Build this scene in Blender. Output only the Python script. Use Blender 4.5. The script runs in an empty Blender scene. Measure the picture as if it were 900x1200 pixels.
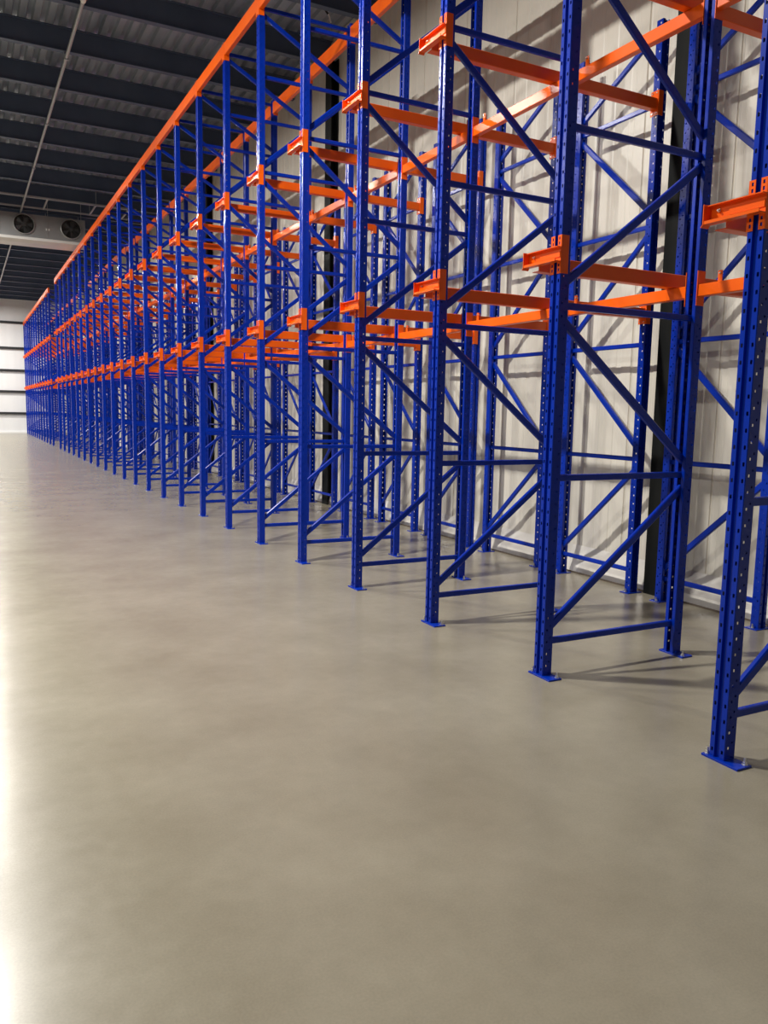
import bpy, math, random
from mathutils import Matrix, Vector
random.seed(7)
scene = bpy.context.scene
col = scene.collection

# ------------------------------------------------------------------ layout (metres)
A_X = 3.0746      # aisle face of the front uprights
B_X = 4.1893      # aisle face of the second row of uprights
C_X = 5.3006      # aisle face of the short wall-side uprights
Y0 = 2.3915       # near side of the first frame
PITCH = 1.3309    # frame to frame
UD, UW = 0.0715, 0.0865   # upright depth and width
WALL_X = 5.57
END_Y = 49.35
CEIL_B, CEIL_D = 7.2, 7.56
LOW, HIGH = 'lower', 'upper'
ARM_Z = {LOW: (2.474, 2.558), HIGH: (4.186, 4.274)}
BRK_Z = {LOW: (2.41, 2.625), HIGH: (4.135, 4.35)}
RAIL_Z = {LOW: (2.447, 2.537), HIGH: (4.177, 4.268)}
BEAM_Z = {LOW: (2.368, 2.445), HIGH: (4.092, 4.175)}
RAIL_Y = 0.197

# ------------------------------------------------------------------ materials
def mat(name, base, rough=0.5, metal=0.0, spec=0.5, coat=0.0):
    m = bpy.data.materials.new(name); m.use_nodes = True
    b = m.node_tree.nodes['Principled BSDF']
    b.inputs['Base Color'].default_value = (*base, 1)
    b.inputs['Roughness'].default_value = rough
    b.inputs['Metallic'].default_value = metal
    b.inputs['Specular IOR Level'].default_value = spec
    b.inputs['Coat Weight'].default_value = coat
    b.inputs['Coat Roughness'].default_value = 0.12
    return m

def noisy(m, scale, c0, c1, detail=6, lo=0.35, hi=0.65, bump=0.0, bscale=None, stretch=(1, 1, 1), rough=None):
    nt = m.node_tree; N = nt.nodes; L = nt.links; b = N['Principled BSDF']
    tc = N.new('ShaderNodeTexCoord'); mp = N.new('ShaderNodeMapping'); mp.inputs['Scale'].default_value = stretch
    L.new(tc.outputs['Object'], mp.inputs['Vector'])
    n = N.new('ShaderNodeTexNoise'); n.inputs['Scale'].default_value = scale; n.inputs['Detail'].default_value = detail
    L.new(mp.outputs['Vector'], n.inputs['Vector'])
    r = N.new('ShaderNodeValToRGB'); r.color_ramp.elements[0].position = lo; r.color_ramp.elements[1].position = hi
    r.color_ramp.elements[0].color = (*c0, 1); r.color_ramp.elements[1].color = (*c1, 1)
    L.new(n.outputs['Fac'], r.inputs['Fac']); L.new(r.outputs['Color'], b.inputs['Base Color'])
    if rough:
        q = N.new('ShaderNodeMapRange'); q.inputs['To Min'].default_value = rough[0]; q.inputs['To Max'].default_value = rough[1]
        q.inputs['From Min'].default_value = 0.3; q.inputs['From Max'].default_value = 0.7
        L.new(n.outputs['Fac'], q.inputs['Value']); L.new(q.outputs['Result'], b.inputs['Roughness'])
    if bump:
        n2 = N.new('ShaderNodeTexNoise'); n2.inputs['Scale'].default_value = bscale or scale * 6; n2.inputs['Detail'].default_value = 4
        L.new(mp.outputs['Vector'], n2.inputs['Vector'])
        bp = N.new('ShaderNodeBump'); bp.inputs['Strength'].default_value = bump; bp.inputs['Distance'].default_value = 0.01
        L.new(n2.outputs['Fac'], bp.inputs['Height']); L.new(bp.outputs['Normal'], b.inputs['Normal'])
    return m

M = {}
M['blue'] = noisy(mat('blue_enamel', (0.001, 0.026, 0.34), 0.25, spec=0.3), 3.0, (0.0007, 0.024, 0.33), (0.0011, 0.030, 0.40))
M['orange'] = noisy(mat('orange_enamel', (0.88, 0.12, 0.004), 0.28, spec=0.35), 4.0, (0.88, 0.115, 0.003), (0.94, 0.135, 0.004))
M['steel'] = mat('zinc_steel', (0.75, 0.75, 0.74), 0.3, metal=1.0)
M['black_steel'] = noisy(mat('black_steel', (0.02, 0.022, 0.02), 0.6, spec=0.2), 2.0, (0.006, 0.007, 0.007), (0.012, 0.013, 0.012))
M['purlin'] = noisy(mat('dark_grey_steel', (0.1, 0.11, 0.14), 0.5), 2.0, (0.062, 0.090, 0.145), (0.075, 0.105, 0.165))
M['deck'] = noisy(mat('galvanised_deck', (0.5, 0.5, 0.5), 0.35, metal=0.4), 1.5, (0.22, 0.26, 0.32), (0.38, 0.42, 0.49), stretch=(3, 0.3, 1))
M['cooler'] = noisy(mat('cooler_sheet', (0.3, 0.3, 0.3), 0.35, metal=0.35), 1.0, (0.32, 0.32, 0.32), (0.38, 0.38, 0.375))
M['pan'] = mat('cooler_pan', (0.72, 0.71, 0.68), 0.4)
M['fan_dark'] = mat('fan_black', (0.07, 0.07, 0.07), 0.5)
M['pipe'] = mat('pipe_grey', (0.42, 0.43, 0.45), 0.4, metal=0.3)
M['white'] = mat('white_plastic', (0.8, 0.8, 0.78), 0.4)
M['red'] = mat('red_plastic', (0.5, 0.06, 0.03), 0.4)
M['rubber'] = mat('black_cable', (0.015, 0.015, 0.016), 0.6)
M['gap'] = mat('joint_brown', (0.10, 0.075, 0.055), 0.8)
M['girt'] = mat('girt_black', (0.012, 0.013, 0.016), 0.5)
M['film'] = noisy(mat('white_sheeting', (0.72, 0.69, 0.64), 0.3), 2.5, (0.66, 0.63, 0.57), (0.78, 0.75, 0.70), bump=0.5, bscale=9, stretch=(1, 1, 1))
M['endpanel'] = noisy(mat('end_panel_white', (0.8, 0.8, 0.8), 0.35), 0.6, (0.76, 0.765, 0.77), (0.83, 0.835, 0.84), stretch=(3, 1, 0.3))
M['plainwall'] = mat('plain_wall', (0.28, 0.28, 0.28), 0.6)

def floor_mat():
    m = mat('sealed_concrete', (0.3, 0.27, 0.22), 0.3)
    nt = m.node_tree; N = nt.nodes; L = nt.links; b = N['Principled BSDF']
    tc = N.new('ShaderNodeTexCoord')
    def noise(s, d, rgh=0.6):
        n = N.new('ShaderNodeTexNoise'); n.inputs['Scale'].default_value = s; n.inputs['Detail'].default_value = d; n.inputs['Roughness'].default_value = rgh
        L.new(tc.outputs['Object'], n.inputs['Vector']); return n
    def ramp(n, c0, c1, lo, hi):
        r = N.new('ShaderNodeValToRGB'); r.color_ramp.elements[0].position = lo; r.color_ramp.elements[1].position = hi
        r.color_ramp.elements[0].color = (*c0, 1); r.color_ramp.elements[1].color = (*c1, 1)
        L.new(n.outputs['Fac'], r.inputs['Fac']); return r
    n1 = noise(1.3, 8); n2 = noise(14, 5); n3 = noise(120, 3)
    r1 = ramp(n1, (0.232, 0.206, 0.150), (0.302, 0.274, 0.208), 0.32, 0.68)
    r2 = ramp(n2, (0.97, 0.97, 0.97), (1.03, 1.03, 1.03), 0.25, 0.75)
    r3 = ramp(n3, (0.95, 0.95, 0.95), (1.04, 1.04, 1.04), 0.35, 0.65)
    def mul(a, c):
        x = N.new('ShaderNodeMix'); x.data_type = 'RGBA'; x.blend_type = 'MULTIPLY'; x.inputs['Factor'].default_value = 1
        L.new(a, x.inputs[6]); L.new(c, x.inputs[7]); return x.outputs[2]
    L.new(mul(mul(r1.outputs['Color'], r2.outputs['Color']), r3.outputs['Color']), b.inputs['Base Color'])
    q = N.new('ShaderNodeMapRange'); q.inputs['From Min'].default_value = 0.3; q.inputs['From Max'].default_value = 0.7
    q.inputs['To Min'].default_value = 0.22; q.inputs['To Max'].default_value = 0.26
    L.new(n2.outputs['Fac'], q.inputs['Value']); L.new(q.outputs['Result'], b.inputs['Roughness'])
    bp = N.new('ShaderNodeBump'); bp.inputs['Strength'].default_value = 0.05; bp.inputs['Distance'].default_value = 0.002
    n4 = noise(30, 4); L.new(n4.outputs['Fac'], bp.inputs['Height']); L.new(bp.outputs['Normal'], b.inputs['Normal'])
    return m
M['floor'] = floor_mat()

def panel_mat():
    """cream sandwich panels: fine vertical micro-ribs as relief, faint staining"""
    m = noisy(mat('cream_panel', (0.7, 0.67, 0.6), 0.38), 0.8, (0.71, 0.67, 0.575), (0.76, 0.72, 0.63), stretch=(1, 3, 0.5))
    nt = m.node_tree; N = nt.nodes; L = nt.links; b = N['Principled BSDF']
    tc = N.new('ShaderNodeTexCoord')
    w = N.new('ShaderNodeTexWave'); w.bands_direction = 'Y'; w.inputs['Scale'].default_value = 6.0
    L.new(tc.outputs['Object'], w.inputs['Vector'])
    bp = N.new('ShaderNodeBump'); bp.inputs['Strength'].default_value = 0.25; bp.inputs['Distance'].default_value = 0.004
    L.new(w.outputs['Fac'], bp.inputs['Height']); L.new(bp.outputs['Normal'], b.inputs['Normal'])
    return m
M['panel'] = panel_mat()

# ------------------------------------------------------------------ mesh helpers
class MB:
    def __init__(self): self.v = []; self.f = []
    def add(self, vs, fs):
        o = len(self.v); self.v += [tuple(v) for v in vs]; self.f += [tuple(i + o for i in f) for f in fs]; return self
    def box(self, x0, x1, y0, y1, z0, z1, c=0.0):
        """box with its edges along z and the top rim chamfered when c > 0"""
        if not c:
            vs = [(x, y, z) for z in (z0, z1) for x, y in ((x0, y0), (x1, y0), (x1, y1), (x0, y1))]
            return self.add(vs, [(3, 2, 1, 0), (4, 5, 6, 7), (0, 1, 5, 4), (1, 2, 6, 5), (2, 3, 7, 6), (3, 0, 4, 7)])
        ring = lambda k: [(x0 + k, y0), (x1 - k, y0), (x1, y0 + k), (x1, y1 - k), (x1 - k, y1), (x0 + k, y1), (x0, y1 - k), (x0, y0 + k)]
        def inset(k, e):
            return [(min(max(x, x0 + e), x1 - e), min(max(y, y0 + e), y1 - e)) for x, y in ring(k)]
        vs = [(x, y, z0) for x, y in ring(c)] + [(x, y, z1 - c) for x, y in ring(c)] + [(x, y, z1) for x, y in inset(c, c * 0.7)]
        fs = [tuple(reversed(range(8))), tuple(range(16, 24))]
        for k in (0, 8):
            fs += [(k + i, k + (i + 1) % 8, k + 8 + (i + 1) % 8, k + 8 + i) for i in range(8)]
        return self.add(vs, fs)
    def prism(self, p0, p1, ring, side, caps=True):
        """sweep a closed 2-D ring (u along `side`, v along the third axis) from p0 to p1"""
        p0, p1 = Vector(p0), Vector(p1); d = (p1 - p0).normalized(); s = Vector(side).normalized(); t = d.cross(s)
        n = len(ring)
        vs = [p + s * u + t * v for p in (p0, p1) for u, v in ring]
        fs = [(i, (i + 1) % n, n + (i + 1) % n, n + i) for i in range(n)]
        if caps: fs += [tuple(reversed(range(n))), tuple(range(n, 2 * n))]
        return self.add(vs, fs)
    def tube(self, p0, p1, r, n=12, caps=True):
        p0, p1 = Vector(p0), Vector(p1); d = (p1 - p0).normalized()
        s = d.orthogonal()
        return self.prism(p0, p1, [(r * math.cos(2 * math.pi * i / n), r * math.sin(2 * math.pi * i / n)) for i in range(n)], s, caps)
    def mesh(self, name, m):
        me = bpy.data.meshes.new(name); me.from_pydata(self.v, [], self.f); me.update()
        me.materials.append(M[m]); return me

def tube_ring(w, h, c):
    w /= 2; h /= 2
    return [(-w + c, -h), (w - c, -h), (w, -h + c), (w, h - c), (w - c, h), (-w + c, h), (-w, h - c), (-w, -h + c)]

def link(o, parent=None):
    col.objects.link(o)
    if parent is not None: o.parent = parent
    return o
def obj(name, me, parent=None, loc=None):
    o = bpy.data.objects.new(name, me)
    if loc: o.location = loc
    return link(o, parent)
def tag(o, label, cat, group=None):
    o['label'] = label; o['category'] = cat; o['kind'] = 'thing'
    if group: o['group'] = group
    return o
def empty(name, loc, label, cat, group=None):
    o = bpy.data.objects.new(name, None); o.location = loc; o.empty_display_size = 0.1
    link(o); return tag(o, label, cat, group)
def struct(name, mb, m):
    o = obj(name, mb.mesh(name, m)); o['kind'] = 'structure'; return o
def copy_tree(o, parent=None):
    c = o.copy(); col.objects.link(c)
    if parent is not None: c.parent = parent
    for ch in list(o.children): copy_tree(ch, c)
    return c

# ------------------------------------------------------------------ rack components
def strip(mb, p, q, z0, z1, holes, pitch=0.075):
    """sheet strip between profile points p and q; holes = [(t0, t1, h0, h1)] repeats every pitch (metres along strip / up the cell)"""
    L = math.dist(p, q)
    at = lambda t: (p[0] + (q[0] - p[0]) * t / L, p[1] + (q[1] - p[1]) * t / L)
    if not holes:
        a, b = at(0), at(L)
        mb.add([(*a, z0), (*b, z0), (*b, z1), (*a, z1)], [(0, 1, 2, 3)]); return
    ts = sorted({0.0, L, *[h[0] for h in holes], *[h[1] for h in holes]})
    zs = [z0]; cells = int((z1 - z0) / pitch); inside = []
    hz = sorted({v for h in holes for v in (h[2], h[3])})
    for k in range(cells):
        zs += [z0 + k * pitch + v for v in hz]
    zs.append(z1)
    base = len(mb.v); W = len(ts)
    for z in zs:
        for t in ts:
            a = at(t); mb.v.append((a[0], a[1], z))
    for j in range(len(zs) - 1):
        zm = (zs[j] + zs[j + 1]) / 2 - z0; k = int(zm / pitch); u = zm - k * pitch
        for i in range(W - 1):
            tm = (ts[i] + ts[i + 1]) / 2
            if k < cells and any(h[0] < tm < h[1] and h[2] < u < h[3] for h in holes): continue
            a = base + j * W + i
            mb.f.append((a, a + 1, a + W + 1, a + W))

def upright_mesh(name, H, side_gap=1):
    """cold-formed rack post, punched front with a central groove, open at the back; front at x = 0"""
    mb = MB(); D, W, c, z0 = UD, UW, 0.003, 0.008
    front = [(0.0065, 0.0175, 0.029, 0.047)]
    side = [(0.014, 0.025, 0.056, 0.068), (0.038, 0.047, 0.006, 0.016)]
    rside = [(UD - 2 * c - b, UD - 2 * c - a, u, v) for a, b, u, v in side]
    P = [(D, 0.0275), (D, c), (D - c, 0), (c, 0), (0, c), (0, 0.028), (0.014, 0.0315), (0.014, 0.055), (0, 0.0585),
         (0, W - c), (c, W), (D - c, W), (D, W - c), (D, W - 0.0275)]
    H_ = {2: rside, 4: front, 8: front, 10: side}
    for i in range(len(P) - 1):
        strip(mb, P[i], P[i + 1], z0, H, H_.get(i))
    # returned inner lips
    for y, d in ((0.0275, 1), (W - 0.0275, -1)):
        strip(mb, (D, y), (D - 0.010, y), z0, H, None)
    return mb.mesh(name, 'blue')

UP_A = upright_mesh('tall_post', 6.10)
UP_C = upright_mesh('short_post', 4.9)

def plate_mesh():
    mb = MB(); mb.box(-0.018, 0.080, -0.088, 0.117, 0, 0.010, 0.002); return mb.mesh('foot_plate', 'blue')
PLATE = plate_mesh()
def bolt_mesh():
    mb = MB(); mb.tube((0, 0, 0), (0, 0, 0.003), 0.014, 16); mb.tube((0, 0, 0.003), (0, 0, 0.014), 0.0105, 6); mb.tube((0, 0, 0.014), (0, 0, 0.032), 0.006, 10)
    return mb.mesh('anchor_bolt', 'steel')
BOLT = bolt_mesh()

HB = tube_ring(0.030, 0.040, 0.005)
DB = tube_ring(0.031, 0.050, 0.006)
def brace(p0, p1, diag, side=(0, 1, 0)):
    mb = MB(); mb.prism(p0, p1, DB if diag else HB, side); return mb

BR_Z = [0.212, 1.222, 2.236, 3.236, 4.283, 5.31, 6.03]
BR_C = [0.205, 1.218, 2.228, 3.232, 4.240]
DG_Z = [(0.285, 1.135), (1.312, 2.165), (2.352, 3.185), (3.345, 4.195), (4.355, 5.262), (5.385, 5.965)]

def frame_arm_meshes(level):
    z0, z1 = ARM_Z[level]; t = 0.004
    mb = MB()
    y0, y1 = -0.006, 0.288
    # channel open to the aisle: web, upper lip, folded lower shelf
    mb.box(-0.0085, -0.0045, y0, y1, z0, z1)
    mb.box(-0.034, -0.0085, y0, y1, z1 - t, z1)
    mb.box(-0.050, -0.0085, y0, y1, z0, z0 + t)
    mb.box(-0.050, -0.046, y0, y1, z0 + t, z0 + 0.014)
    zc = (z0 + z1) / 2                                     # stiffening fold in the web
    mb.box(-0.0125, -0.0085, y0 + 0.004, y1 - 0.11, zc - 0.016, zc + 0.016)
    # end plate with a flared lip
    mb.box(-0.052, -0.0045, y1 - t, y1, z0, z1 + 0.004)
    mb.add([(-0.052, y1 - t, z0), (-0.0045, y1 - t, z0), (-0.0045, y1 + 0.007, z0 - 0.012), (-0.052, y1 + 0.007, z0 - 0.012),
            (-0.052, y1, z0), (-0.0045, y1, z0), (-0.0045, y1 + 0.011, z0 - 0.012), (-0.052, y1 + 0.011, z0 - 0.012)],
           [(0, 1, 2, 3), (4, 7, 6, 5), (3, 2, 6, 7), (0, 3, 7, 4), (1, 5, 6, 2)])
    arm = mb.mesh('rail_arm', 'orange')
    b0, b1 = BRK_Z[level]
    mb = MB(); x = -0.003
    def holed(p, q, u0, u1, z0, z1):
        strip(mb, p, q, z0, z1, [(u0, u1, (z1 - z0) * 0.2, (z1 - z0) * 0.45), (u0, u1, (z1 - z0) * 0.62, (z1 - z0) * 0.85)], pitch=(z1 - z0) * 0.999)
    for ya, yb in ((0.0, 0.0295), (0.057, UW)):
        for za, zb in ((b0, z0), (z1, b1)):
            holed((x, ya), (x, yb), 0.010, 0.020, za, zb)
            strip(mb, (x, ya), (0.0, ya), za, zb, None); strip(mb, (x, yb), (0.0, yb), za, zb, None)
            for zz in (za, zb):
                mb.add([(x, ya, zz), (x, yb, zz), (0, yb, zz), (0, ya, zz)], [(0, 1, 2, 3)])
        mb.box(x - 0.0015, 0.0, ya, yb, z0, z1)
    for ya, yb in ((-0.0035, -0.0005), (UW + 0.0005, UW + 0.0035)):
        mb.box(x, 0.052, ya, yb, b0, b1)
    brk = mb.mesh('arm_bracket', 'orange')
    mb = MB(); zc = z1 - 0.028
    mb.tube((-0.009, 0.232, zc), (-0.015, 0.232, zc), 0.0085, 6); mb.tube((-0.015, 0.232, zc), (-0.024, 0.232, zc), 0.0045, 10)
    bolt = mb.mesh('arm_bolt', 'steel')
    return arm, brk, bolt
ARMS = {l: frame_arm_meshes(l) for l in (LOW, HIGH)}

def top_bracket_mesh(z0, z1, name):
    mb = MB(); W = UW
    mb.box(-0.006, -0.0005, -0.004, 0.030, z0, z1); mb.box(-0.006, -0.0005, 0.0565, W + 0.004, z0, z1)
    mb.box(-0.006, 0.060, -0.005, -0.0005, z0, z1); mb.box(-0.006, 0.060, W + 0.0005, W + 0.005, z0, z1)
    mb.box(-0.006, 0.0, 0.030, 0.0565, z0 + 0.02, z1 - 0.02)
    return mb.mesh(name, 'orange')
TOPB_A = top_bracket_mesh(5.935, 6.142, 'top_bracket')
TOPB_B = top_bracket_mesh(5.885, 6.075, 'rear_top_bracket')

def make_frame():
    root = empty('rack_frame', (A_X, Y0, 0), '', 'rack frame')
    dx = B_X - A_X
    obj('upright', UP_A, root)
    u = obj('upright', UP_A, root, (dx + UD, 0, 0)); u.scale = (-1, 1, 1)
    p = obj('foot_plate', PLATE, root)
    obj('anchor_bolt', BOLT, p, (0.006, 0.100, 0.010)); obj('anchor_bolt', BOLT, p, (0.056, -0.068, 0.010))
    p = obj('foot_plate', PLATE, root, (dx + UD, 0, 0)); p.scale = (-1, 1, 1)
    obj('anchor_bolt', BOLT, p, (0.006, 0.100, 0.010)); obj('anchor_bolt', BOLT, p, (0.056, -0.068, 0.010))
    ym = UW / 2; xa, xb = 0.050, dx + 0.024
    for z in BR_Z:
        obj('cross_brace', brace((xa, ym, z), (xb, ym, z), False).mesh('cross_brace', 'blue'), root)
    for i, (lo, hi) in enumerate(DG_Z):
        a, b = ((xa, ym, lo), (xb, ym, hi)) if i % 2 == 0 else ((xb, ym, lo), (xa, ym, hi))
        obj('diagonal_brace', brace(a, b, True).mesh('diagonal_brace', 'blue'), root)
    for l in (LOW, HIGH):
        arm, brk, bolt = ARMS[l]
        a = obj('rail_arm', arm, root); a['label'] = 'orange cantilever arm'
        k = obj('arm_bracket', brk, a); obj('arm_bolt', bolt, a)
    t = obj('top_bracket', TOPB_A, root); t['label'] = 'orange beam bracket'
    t = obj('top_bracket', TOPB_B, root, (dx + UD, 0, 0)); t.scale = (-1, 1, 1); t['label'] = 'orange beam bracket'
    return root

def make_wall_frame():
    """short bracing frame standing parallel to the wall; posts face up and down the row"""
    root = empty('bracing_frame', (C_X, Y0 + 0.19, 0), '', 'rack frame')
    dy = 0.968
    R = Matrix.Rotation(math.radians(90), 4, 'Z')
    # local front (x=0) turned to face -y; mirrored copy at the far post
    u = obj('upright', UP_C, root, (UW, 0, 0)); u.rotation_euler = (0, 0, math.radians(90))
    u = obj('upright', UP_C, root, (0, dy + UD, 0)); u.rotation_euler = (0, 0, math.radians(-90))
    for y, r in ((0, 90), (dy + UD, -90)):
        p = obj('foot_plate', PLATE_C, root, (UW / 2, y + (UD / 2 if r > 0 else -UD / 2), 0))
        obj('anchor_bolt', BOLT, p, (-0.062, 0.0, 0.008)); obj('anchor_bolt', BOLT, p, (0.062, 0.0, 0.008))
    xm = UW / 2; ya, yb = 0.050, dy + 0.022
    for z in BR_C:
        obj('cross_brace', brace((xm, ya, z), (xm, yb, z), False, (1, 0, 0)).mesh('cross_brace', 'blue'), root)
    for i, (lo, hi) in enumerate(DG_Z[:3] + [(3.34, 4.175), (4.36, 4.86)]):
        a, b = ((xm, yb, lo), (xm, ya, hi)) if i % 2 == 0 else ((xm, ya, lo), (xm, yb, hi))
        obj('diagonal_brace', brace(a, b, True, (1, 0, 0)).mesh('diagonal_brace', 'blue'), root)
    return root
def plate_c():
    mb = MB(); mb.box(-0.085, 0.085, -0.055, 0.055, 0, 0.008, 0.002); return mb.mesh('foot_plate', 'blue')
PLATE_C = plate_c()

def rail_mesh(level):
    z0, z1 = RAIL_Z[level]; mb = MB(); L = C_X - 0.007 - A_X
    x0 = 0.0; w = 0.062; t = 0.004; c = 0.004
    prof = [(0, c), (c, 0), (w, 0), (w, t), (t, t), (t, z1 - z0 - t), (w, z1 - z0 - t), (w, z1 - z0), (c, z1 - z0), (0, z1 - z0 - c)]
    vs = [(x, RAIL_Y + y, z0 + z) for x in (x0, L) for y, z in prof]; n = len(prof)
    mb.add(vs, [(i, n + i, n + (i + 1) % n, (i + 1) % n) for i in range(n)] + [tuple(range(n)), tuple(reversed(range(n, 2 * n)))])
    return mb.mesh('pallet_rail', 'orange')
def rail_end(level):
    z0, z1 = RAIL_Z[level]; mb = MB(); x = C_X - A_X
    mb.box(x - 0.007, x - 0.001, 0.186, 0.272, z0 - 0.045, z1 + 0.065)
    mb.box(x - 0.007, x + 0.045, 0.184, 0.189, z0 - 0.045, z1 + 0.065)
    return mb.mesh('end_bracket', 'orange')
def rail_end_bolts(level):
    z0, z1 = RAIL_Z[level]; mb = MB(); x = C_X - A_X - 0.007
    for y in (0.205, 0.252):
        for z in (z0 - 0.025, z1 + 0.045):
            mb.tube((x, y, z), (x - 0.006, y, z), 0.006, 6)
    return mb.mesh('bolt_set', 'steel')
RAILS = {l: (rail_mesh(l), rail_end(l), rail_end_bolts(l)) for l in (LOW, HIGH)}
def make_rail(level):
    me, en, bo = RAILS[level]
    r = obj('pallet_rail', me, None, (A_X, Y0, 0)); e = obj('end_bracket', en, r); obj('bracket_bolts', bo, e)
    return r

def make_beam(kind, span=1):
    """row beams between neighbouring uprights; origin at the near frame"""
    L = PITCH * span - UW
    y0, y1 = UW + 0.0055, PITCH * span - 0.0055
    mb = MB()
    if kind in ('front_top', 'rear_top'):
        z0, z1 = (5.995, 6.14) if kind == 'front_top' else (5.90, 6.055)
        x0, x1 = -0.004, 0.046
    else:
        z0, z1 = BEAM_Z[kind]; x0, x1 = 0.004, 0.054
    t = 0.010; c = 0.004
    prof = [(x0 + c, z0), (x1, z0), (x1, z0 + t), (x0 + t, z0 + t), (x0 + t, z1 - t), (x1, z1 - t), (x1, z1), (x0 + c, z1), (x0, z1 - c), (x0, z0 + c)]
    n = len(prof)
    mb.add([(x, y, z) for y in (y0, y1) for x, z in prof],
           [(i, (i + 1) % n, n + (i + 1) % n, n + i) for i in range(n)] + [tuple(reversed(range(n))), tuple(range(n, 2 * n))])
    X = A_X if kind == 'front_top' else B_X
    names = {'front_top': 'top_beam', 'rear_top': 'top_beam'}
    r = obj(names.get(kind, 'tie_beam'), mb.mesh('row_beam', 'orange'), None, (X, Y0, 0))
    if kind in (LOW, HIGH):
        for ya, yb in ((UW + 0.001, UW + 0.0055), (PITCH * span - 0.0055, PITCH * span - 0.001)):
            q = MB(); q.box(-0.004, 0.064, ya, yb, z0 - 0.055, z1 + 0.085); obj('end_plate', q.mesh('end_plate', 'orange'), r)
        q = MB(); ys = PITCH * span - 0.165
        q.box(0.010, 0.014, ys - 0.016, ys + 0.016, z1, z1 + 0.066); q.box(0.014, 0.046, ys + 0.012, ys + 0.016, z1, z1 + 0.066)
        s = obj('stop_tab', q.mesh('stop_tab', 'orange'), r)
        q = MB(); q.tube((0.003, ys, z1 + 0.05), (0.010, ys, z1 + 0.05), 0.006, 6); q.tube((0.014, ys, z1 + 0.05), (0.032, ys, z1 + 0.05), 0.0045, 8)
        obj('tab_bolt', q.mesh('tab_bolt', 'steel'), s)
    return r

ORD = ['', 'first', 'second', 'third', 'fourth', 'fifth', 'sixth', 'seventh', 'eighth', 'ninth', 'tenth', 'eleventh', 'twelfth', 'thirteenth',
       'fourteenth', 'fifteenth', 'sixteenth', 'seventeenth', 'eighteenth', 'nineteenth', 'twentieth', 'twenty-first', 'twenty-second', 'twenty-third']
NEAR = list(range(1, 24)); FAR = list(range(25, 37))
def where(k):
    return (ORD[k], 'of the long near run', 'from the right') if k <= 23 else (ORD[k - 24], 'of the far run', 'from the gap')

f0 = make_frame(); w0 = make_wall_frame()
r0 = {l: make_rail(l) for l in (LOW, HIGH)}
b0 = {k: make_beam(k) for k in ('front_top', 'rear_top', LOW, HIGH)}
first = set()
def place(proto, k, key):
    o = proto if key not in first else copy_tree(proto)
    first.add(key)
    o.location.y = proto_y[key] + (k - 1) * PITCH
    return o
proto_y = {'f': Y0, 'w': Y0 + 0.19, LOW + 'r': Y0, HIGH + 'r': Y0, 'front_top': Y0, 'rear_top': Y0, LOW: Y0, HIGH: Y0}

for k in NEAR + FAR:
    n, run, frm = where(k)
    o = place(f0, k, 'f')
    lab = f'tall blue braced frame, {n} {run} counted {frm}'
    if k == 1: lab = 'nearest tall blue upright frame, cut off by the right edge of the photo'
    if k == 36: lab = 'last tall blue upright frame of the far run, against the end wall'
    tag(o, lab, 'rack frame', 'tall rack frames along the aisle')
    run_s = 'near-run' if k <= 23 else 'far-run'
    if k != 36:
        for l in (LOW, HIGH):
            o = place(r0[l], k, l + 'r')
            tag(o, f'{l} orange pallet rail running back to the wall from the {n} {run_s} frame', 'rail', f'{l} pallet rails')
        if k != 23 or True:
            o = place(w0, k, 'w')
            tag(o, f'short blue bracing frame standing by the wall behind the {n} {run_s} bay', 'rack frame', 'short bracing frames along the wall')
    if k in (23, 36): continue
    for kind in ('front_top', 'rear_top', LOW, HIGH):
        o = place(b0[kind], k, kind)
        d = {'front_top': 'orange top beam along the aisle', 'rear_top': 'orange top beam on the second row of uprights',
             LOW: 'lower orange tie beam on the second row of uprights', HIGH: 'upper orange tie beam on the second row of uprights'}[kind]
        tag(o, f'{d} in the {n} {run_s} bay', 'beam', d.replace('beam', 'beams'))
for l in (LOW, HIGH):
    o = make_beam(l, 2); o.location.y = Y0 + 22 * PITCH
    tag(o, f'long {l} orange tie beam bridging the gap between the two rack runs', 'beam')

# ------------------------------------------------------------------ building shell
X_L, Y_B = -15.0, -7.0
struct('floor', MB().box(X_L, WALL_X + 0.05, Y_B, END_Y + 0.05, -0.1, 0.0), 'floor')
# right wall: panels with a narrow recess at each joint
mb = MB(); y = 0.595 - 8; pw = 1.005
while y < END_Y:
    a, b = y + 0.004, min(y + pw - 0.004, END_Y)
    prof = [(WALL_X + 0.012, a), (WALL_X, a + 0.006)]
    m = 5; step = (b - a - 0.012) / m
    for i in range(m):
        s = a + 0.006 + i * step
        prof += [(WALL_X, s + step * 0.62), (WALL_X + 0.006, s + step * 0.68), (WALL_X + 0.006, s + step * 0.94), (WALL_X, s + step)]
    prof += [(WALL_X + 0.012, b)]
    n = len(prof)
    mb.add([(px, py, z) for z in (0.0, CEIL_D + 0.05) for px, py in prof], [(i, n + i, n + i + 1, i + 1) for i in range(n - 1)])
    y += pw
mb.box(WALL_X + 0.012, WALL_X + 0.11, Y_B, END_Y, 0, CEIL_D + 0.05)
struct('wall_right', mb, 'panel')
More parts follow.
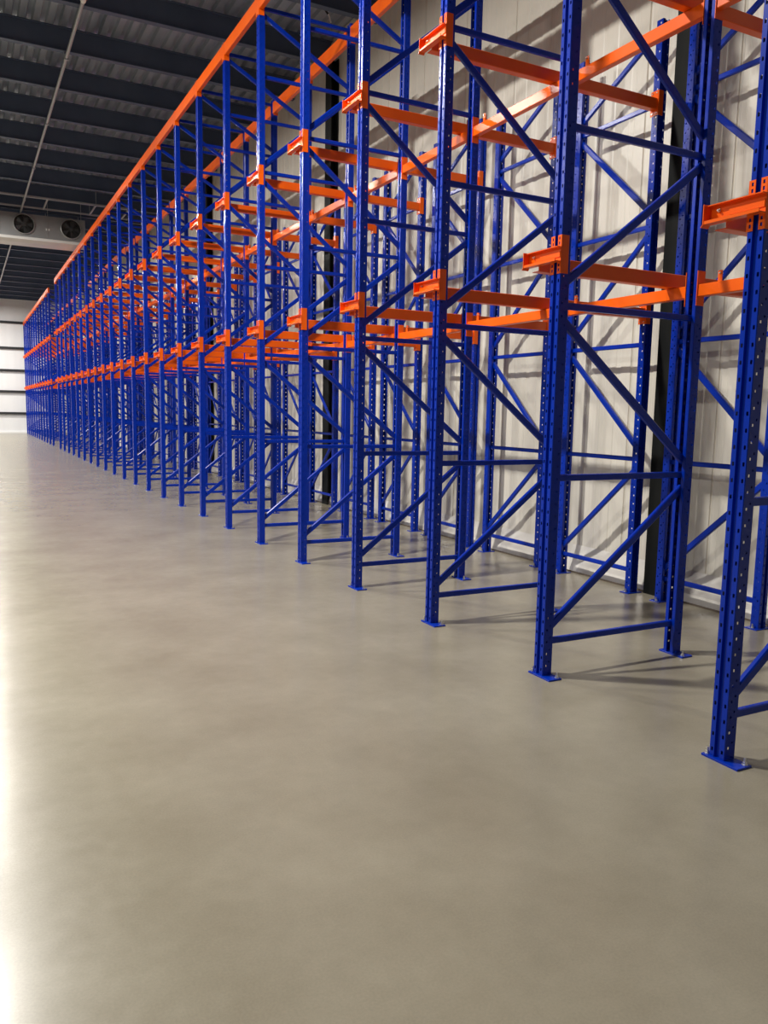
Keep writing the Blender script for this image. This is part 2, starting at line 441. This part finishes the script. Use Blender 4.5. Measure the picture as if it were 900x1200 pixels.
# coved white sheeting at the wall foot
mb = MB(); ny, nz = 900, 7
for j in range(ny + 1):
    yy = 0.5 + (END_Y - 0.6) * j / ny
    for i in range(nz + 1):
        t = i / nz; w = math.sin(yy * 7.3 + 2 * math.sin(yy * 2.1)) * 0.5 + math.sin(yy * 17.7 + 5 * t) * 0.3 + math.sin(yy * 3.1 - 4 * t) * 0.4
        bell = math.sin(math.pi * t)
        mb.v.append((WALL_X - 0.004 - 0.085 * (1 - t) ** 1.6 - 0.010 * bell * (1 + w), yy, 0.012 + 0.26 * t + 0.008 * w * bell))
for j in range(ny):
    for i in range(nz):
        a = j * (nz + 1) + i; mb.f.append((a, a + 1, a + nz + 2, a + nz + 1))
o = struct('trim_1', mb, 'film')
for p in o.data.polygons: p.use_smooth = True
struct('trim_2', MB().box(WALL_X - 0.105, WALL_X - 0.080, 0.5, END_Y - 0.1, 0.0, 0.012), 'gap')
# end wall with dark girts
struct('wall_end', MB().box(X_L, WALL_X + 0.1, END_Y, END_Y + 0.12, 0, CEIL_D + 0.05), 'endpanel')
for i, z in enumerate((1.12, 2.32, 3.48, 4.70, 6.09)):
    mb = MB(); mb.box(X_L, WALL_X, END_Y - 0.13, END_Y, z - 0.06, z - 0.052); mb.box(X_L, WALL_X, END_Y - 0.13, END_Y - 0.122, z - 0.06, z + 0.06); mb.box(X_L, WALL_X, END_Y - 0.13, END_Y, z + 0.052, z + 0.06)
    struct(f'trim_{i + 3}', mb, 'girt')
struct('trim_8', MB().box(X_L, WALL_X, END_Y - 0.10, END_Y, 0.0, 0.09, 0.01), 'white')
struct('wall_left', MB().box(X_L - 0.1, X_L, Y_B, END_Y, 0, CEIL_D + 0.05), 'plainwall')
struct('wall_back', MB().box(X_L, WALL_X, Y_B - 0.1, Y_B, 0, CEIL_D + 0.05), 'plainwall')
# ribbed deck
mb = MB(); x = X_L; prof = []
while x < WALL_X + 0.1:
    prof += [(x, CEIL_D), (x + 0.095, CEIL_D), (x + 0.115, CEIL_D + 0.055), (x + 0.18, CEIL_D + 0.055)]
    x += 0.2
n = len(prof)
mb.add([(px, yy, pz) for yy in (Y_B, END_Y + 0.05) for px, pz in prof], [(i, i + 1, n + i + 1, n + i) for i in range(n - 1)])
mb.box(X_L, WALL_X + 0.1, Y_B, END_Y + 0.05, CEIL_D + 0.06, CEIL_D + 0.12)
struct('ceiling', mb, 'deck')

# purlins: dark I-sections under the deck, each one an object
def purlin_mesh():
    mb = MB(); w, t = 0.055, 0.012; z0, z1 = CEIL_B, CEIL_D - 0.002
    prof = [(-w, z0), (w, z0), (w, z0 + t), (0.006, z0 + t), (0.006, z1 - t), (w, z1 - t), (w, z1), (-w, z1), (-w, z1 - t), (-0.006, z1 - t), (-0.006, z0 + t), (-w, z0 + t)]
    n = len(prof)
    mb.add([(x, y, z) for x in (X_L + 0.01, WALL_X - 0.01) for y, z in prof], [(i, n + i, n + (i + 1) % n, (i + 1) % n) for i in range(n)] + [tuple(range(n)), tuple(reversed(range(n, 2 * n)))])
    return mb.mesh('ceiling_purlin', 'purlin')
PUR = purlin_mesh(); pys = [14.42 + 1.683 * k for k in range(-4, 21)]
for i, y in enumerate(pys):
    o = obj('ceiling_purlin', PUR, None, (0, y, 0))
    j = len(pys) - i
    tag(o, f'dark steel ceiling purlin, {ORD[j] if j < 24 else ("nearest" if i == 0 else "second nearest")} ' + ('counted out from the end wall' if j < 24 else 'above the camera'), 'beam', 'purlins under the roof deck')

# black building columns against the wall
def column_mesh():
    mb = MB(); f = 0.014
    x0, x1 = WALL_X - 0.135, WALL_X - 0.004; w = 0.115
    mb.box(x0, x0 + f, -w, w, 0.0, CEIL_B); mb.box(x1 - f, x1, -w, w, 0.0, CEIL_B); mb.box(x0 + f, x1 - f, -0.006, 0.006, 0.0, CEIL_B)
    return mb.mesh('building_column', 'black_steel')
COLM = column_mesh()
cys = [5.10 + 7.45 * k for k in range(6)]
for i, y in enumerate(cys):
    o = obj('building_column', COLM, None, (0, y, 0))
    tag(o, ['nearest black steel column on the right wall behind the third frame', 'black steel column on the right wall, second from the near end', 'black steel column on the right wall, third from the near end',
            'black steel column on the right wall, fourth from the near end', 'black steel column on the right wall, fifth, near the gap', 'farthest black steel column on the right wall'][i], 'column', 'black columns along the right wall')

# unit cooler under the roof
UY = 26.0
root = empty('unit_cooler', (1.7, UY, 6.28), 'grey sheet-metal unit cooler with round fans hung below the roof', 'cooling unit')
ox = 1.7
def loc(mb): 
    mb.v = [(x - ox, y - UY, z - 6.28) for x, y, z in mb.v]; return mb
fans_x = (0.48, 1.75, 3.02)
mb = MB(); seg = 40; R = 0.27; zc = 6.775
xl, xr, zl, zh = -0.15, 3.42, 6.40, 7.07
# front plate with round openings
edges = [xl] + [(fans_x[i] + fans_x[i + 1]) / 2 for i in range(2)] + [xr]
for i, fx in enumerate(fans_x):
    a, b = edges[i], edges[i + 1]; base = []
    for s in range(seg):
        th = 2 * math.pi * s / seg; c, sn = math.cos(th), math.sin(th)
        tx = (b - fx if c > 0 else fx - a) / max(abs(c), 1e-6); tz = (zh - zc if sn > 0 else zc - zl) / max(abs(sn), 1e-6); t = min(tx, tz)
        base.append(((fx + R * c, UY, zc + R * sn), (fx + t * c, UY, zc + t * sn)))
    vs = [p for q in base for p in q]
    fs = [(2 * s, 2 * s + 1, 2 * ((s + 1) % seg) + 1, 2 * ((s + 1) % seg)) for s in range(seg)]
    mb.add(vs, fs)
    for cx, cz in ((a, zl), (a, zh), (b, zl), (b, zh)):      # corner triangles
        s = min(range(seg), key=lambda s: -((cx - fx) * math.cos(2 * math.pi * s / seg) * 1e3 + 0) if False else abs(math.atan2(cz - zc, cx - fx) % (2 * math.pi) - 2 * math.pi * s / seg))
        p = base[s][1]; q1 = base[(s + 1) % seg][1]; q0 = base[(s - 1) % seg][1]
        mb.add([p, (cx, UY, cz), q1], [(0, 1, 2)]); mb.add([p, (cx, UY, cz), q0], [(0, 1, 2)])
D = 0.85
mb.add([(xl, UY, zl), (xl, UY + D, zl), (xl, UY + D, zh), (xl, UY, zh), (xr, UY, zl), (xr, UY + D, zl), (xr, UY + D, zh), (xr, UY, zh)],
       [(0, 1, 2, 3), (4, 7, 6, 5), (1, 5, 6, 2), (3, 2, 6, 7), (0, 4, 5, 1)])
for x in (edges[1], edges[2]): mb.box(x - 0.012, x + 0.012, UY - 0.012, UY, zl, zh)
obj('casing', loc(mb).mesh('casing', 'cooler'), root)
mb = MB(); mb.add([(x, y, z) for x in (xl - 0.02, xr + 0.02) for y, z in ((UY - 0.10, 6.33), (UY - 0.10, 6.405), (UY + D, 6.405), (UY + D, 6.30), (UY + 0.15, 6.28))],
                  [(0, 1, 2, 3, 4), (9, 8, 7, 6, 5)] + [(i, 5 + i, 5 + (i + 1) % 5, (i + 1) % 5) for i in range(5)])
pn = obj('drip_pan', loc(mb).mesh('drip_pan', 'pan'), root); pn['label'] = 'pale drip pan'
for fx in fans_x:
    mb = MB(); n = 40
    ring = [(R + 0.022, 0.0), (R + 0.022, -0.055), (R + 0.004, -0.065), (R - 0.006, -0.05), (R - 0.006, 0.05)]
    for s in range(n):
        th = 2 * math.pi * s / n
        for r, y in ring: mb.v.append((fx + r * math.cos(th), UY + y, zc + r * math.sin(th)))
    k = len(ring)
    for s in range(n):
        for j in range(k - 1):
            a, b = s * k + j, ((s + 1) % n) * k + j
            mb.f.append((a, b, b + 1, a + 1))
    fan = obj('fan', loc(mb).mesh('fan_ring', 'cooler'), root)
    mb = MB(); mb.tube((fx, UY + 0.09, zc), (fx, UY + 0.02, zc), 0.06, 16)
    for b in range(5):
        t0 = 2 * math.pi * b / 5
        q = []
        for r, da, yy in ((0.05, -0.3, 0.03), (R - 0.02, -0.32, 0.02), (R - 0.02, 0.32, 0.09), (0.05, 0.3, 0.08)):
            q.append((fx + r * math.cos(t0 + da), UY + yy, zc + r * math.sin(t0 + da)))
        mb.add(q + [(x, y + 0.006, z) for x, y, z in q], [(0, 1, 2, 3), (7, 6, 5, 4), (0, 4, 5, 1), (1, 5, 6, 2), (2, 6, 7, 3), (3, 7, 4, 0)])
    obj('fan_blades', loc(mb).mesh('fan_blades', 'fan_dark'), fan)
    mb = MB()
    for r in (0.06, 0.11, 0.16, 0.21):
        for s in range(24):
            t0, t1 = 2 * math.pi * s / 24, 2 * math.pi * (s + 1) / 24
            mb.tube((fx + r * math.cos(t0), UY - 0.055, zc + r * math.sin(t0)), (fx + r * math.cos(t1), UY - 0.055, zc + r * math.sin(t1)), 0.004, 5, False)
    for s in range(4):
        t0 = math.pi * s / 4
        mb.tube((fx - R * math.cos(t0), UY - 0.052, zc - R * math.sin(t0)), (fx + R * math.cos(t0), UY - 0.052, zc + R * math.sin(t0)), 0.005, 5)
    obj('fan_guard', loc(mb).mesh('fan_guard', 'fan_dark'), fan)
    mb = MB(); mb.tube((fx, UY + 0.30, zc), (fx, UY + 0.29, zc), R - 0.002, 32); obj('fan_back', loc(mb).mesh('fan_back', 'fan_dark'), fan)
mb = MB()
for dx in (0.0, 0.07): mb.box(2.33 + dx, 2.365 + dx, UY - 0.003, UY, 6.66, 6.72)
pl = obj('rating_plate', loc(mb).mesh('rating_plate', 'white'), root); pl['label'] = 'small pale plates'
mb = MB()
for x in (xl + 0.1, 1.1, 2.4, xr - 0.1):
    for y in (UY + 0.1, UY + D - 0.1): mb.tube((x, y, zh - 0.01), (x, y, CEIL_D + 0.03), 0.008, 8)
obj('hanger_rods', loc(mb).mesh('hanger_rods', 'pipe'), root)
# support rails in front of it
root = empty('ladder_frame', (2.0, 24.3, 7.11), 'grey ladder-like steel hanger frame just in front of the unit cooler', 'support frame')
ox, UYs = 2.0, 24.3
def loc2(mb): mb.v = [(x - ox, y - UYs, z - 7.11) for x, y, z in mb.v]; return mb
obj('rail', loc2(MB().box(0.95, 4.6, 24.27, 24.33, 7.15, 7.195)).mesh('rail', 'pipe'), root)
obj('rail', loc2(MB().box(0.95, 4.6, 25.55, 25.60, 7.15, 7.19)).mesh('rail', 'pipe'), root)
for x in (1.02, 2.25, 3.5, 4.4):
    obj('tie_bar', loc2(MB().box(x - 0.02, x + 0.02, 24.33, 25.55, 7.155, 7.188)).mesh('tie_bar', 'pipe'), root)
for x, y in ((1.02, 24.3), (3.5, 24.3), (1.02, 25.57), (3.5, 25.57)):
    obj('hanger_rod', loc2(MB().tube((x, y, 7.15), (x, y, CEIL_D + 0.03), 0.008, 8)).mesh('hanger_rod', 'pipe'), root)
# long conduit
root = empty('conduit_pipe', (1.68, 30.0, 7.12), 'long pale conduit pipe running under the purlins towards the end wall', 'pipe')
def loc3(mb): mb.v = [(x - 1.68, y - 30.0, z - 7.12) for x, y, z in mb.v]; return mb
mb = MB(); mb.tube((1.68, 12.35, 7.12), (1.68, END_Y - 0.01, 7.12), 0.026, 12); obj('pipe', loc3(mb).mesh('pipe', 'pipe'), root)
for k in range(8, 20):
    y = 14.42 + 1.683 * (2 * k - 16)
    if y > 48: break
    mb = MB(); mb.box(1.645, 1.715, y - 0.02, y + 0.02, 7.085, 7.10); mb.box(1.645, 1.652, y - 0.02, y + 0.02, 7.10, 7.198); mb.box(1.708, 1.715, y - 0.02, y + 0.02, 7.10, 7.198)
    obj('pipe_clip', loc3(mb).mesh('pipe_clip', 'pipe'), root)
mb = MB(); mb.tube((1.68, 12.20, 7.12), (1.68, 12.37, 7.12), 0.038, 12); mb.tube((1.68, 12.28, 7.12), (1.70, 12.26, 7.175), 0.03, 10)
obj('end_fitting', loc3(mb).mesh('end_fitting', 'white'), root)
mb = MB(); mb.tube((1.70, 12.24, 7.10), (1.75, 12.10, 7.17), 0.026, 10); obj('red_cap', loc3(mb).mesh('red_cap', 'red'), root)
mb = MB(); mb.tube((1.69, 12.2, 7.135), (1.72, 4.0, 7.15), 0.03, 10)
obj('upper_pipe', loc3(mb).mesh('upper_pipe', 'purlin'), root)
# loose cable hanging from the deck
def hang(pts, r, m, name, parent):
    mb = MB()
    for a, b in zip(pts, pts[1:]): mb.tube([a[i] - cx0[i] for i in range(3)], [b[i] - cx0[i] for i in range(3)], r, 8)
    return obj(name, mb.mesh(name, m), parent)
cx0 = (4.78, 11.47, 7.24)
root = empty('hanging_cable', cx0, 'loose black cable with a white end hanging from the roof deck', 'cable')
hang([(4.55, 11.40, 7.60), (4.66, 11.46, 7.57), (4.78, 11.47, 7.50), (4.88, 11.47, 7.42), (4.95, 11.47, 7.345)], 0.016, 'rubber', 'cable', root)
o = hang([(4.95, 11.47, 7.35), (4.975, 11.47, 7.31), (4.985, 11.47, 7.27), (5.00, 11.47, 7.24)], 0.012, 'white', 'cable_end', root); o['label'] = 'white bare end'

# ------------------------------------------------------------------ lights
def lamp(x, y, z, w, size=0.34, c=(1.0, 0.965, 0.90)):
    l = bpy.data.lights.new('high_bay', 'AREA'); l.shape = 'DISK'; l.size = size; l.energy = w; l.color = c
    o = bpy.data.objects.new('high_bay', l); o.location = (x, y, z); col.objects.link(o); return o
for k in range(8):
    lamp(-0.26, 6.2 + 5.6 * k, 6.98, 700 if k == 0 else (400 if k < 6 else 620))
for y in (4.2, 14.0, 24.0, 34.0, 43.0):
    lamp(-5.6, y, 6.98, 360 if y < 5 else (240 if y < 40 else 420))
world = bpy.data.worlds.new('world'); scene.world = world; world.use_nodes = True
world.node_tree.nodes['Background'].inputs['Color'].default_value = (0.05, 0.055, 0.07, 1)
world.node_tree.nodes['Background'].inputs['Strength'].default_value = 0.3

# ------------------------------------------------------------------ camera
cam = bpy.data.cameras.new('camera'); co = bpy.data.objects.new('camera', cam); col.objects.link(co)
F, YAW, PIT, ROL = 933.57, 0.4840, 0.1254, 0.0190
cam.sensor_fit = 'VERTICAL'; cam.sensor_height = 36.0; cam.sensor_width = 27.0; cam.lens = 36.0 * F / 1200
fw = Vector((math.sin(YAW) * math.cos(PIT), math.cos(YAW) * math.cos(PIT), -math.sin(PIT)))
rt = Vector((math.cos(YAW), -math.sin(YAW), 0)); up = rt.cross(fw)
r2 = math.cos(ROL) * rt + math.sin(ROL) * up; u2 = -math.sin(ROL) * rt + math.cos(ROL) * up
m = Matrix((r2, u2, -fw)).transposed().to_4x4(); m.translation = Vector((0, 0, 1.6)); co.matrix_world = m
cam.clip_start = 0.05; cam.clip_end = 200
scene.camera = co

scene.view_settings.view_transform = 'Standard'; scene.view_settings.look = 'None'
scene.view_settings.gamma = 1.0; scene.view_settings.use_curve_mapping = False
scene.view_settings.exposure = 0.0
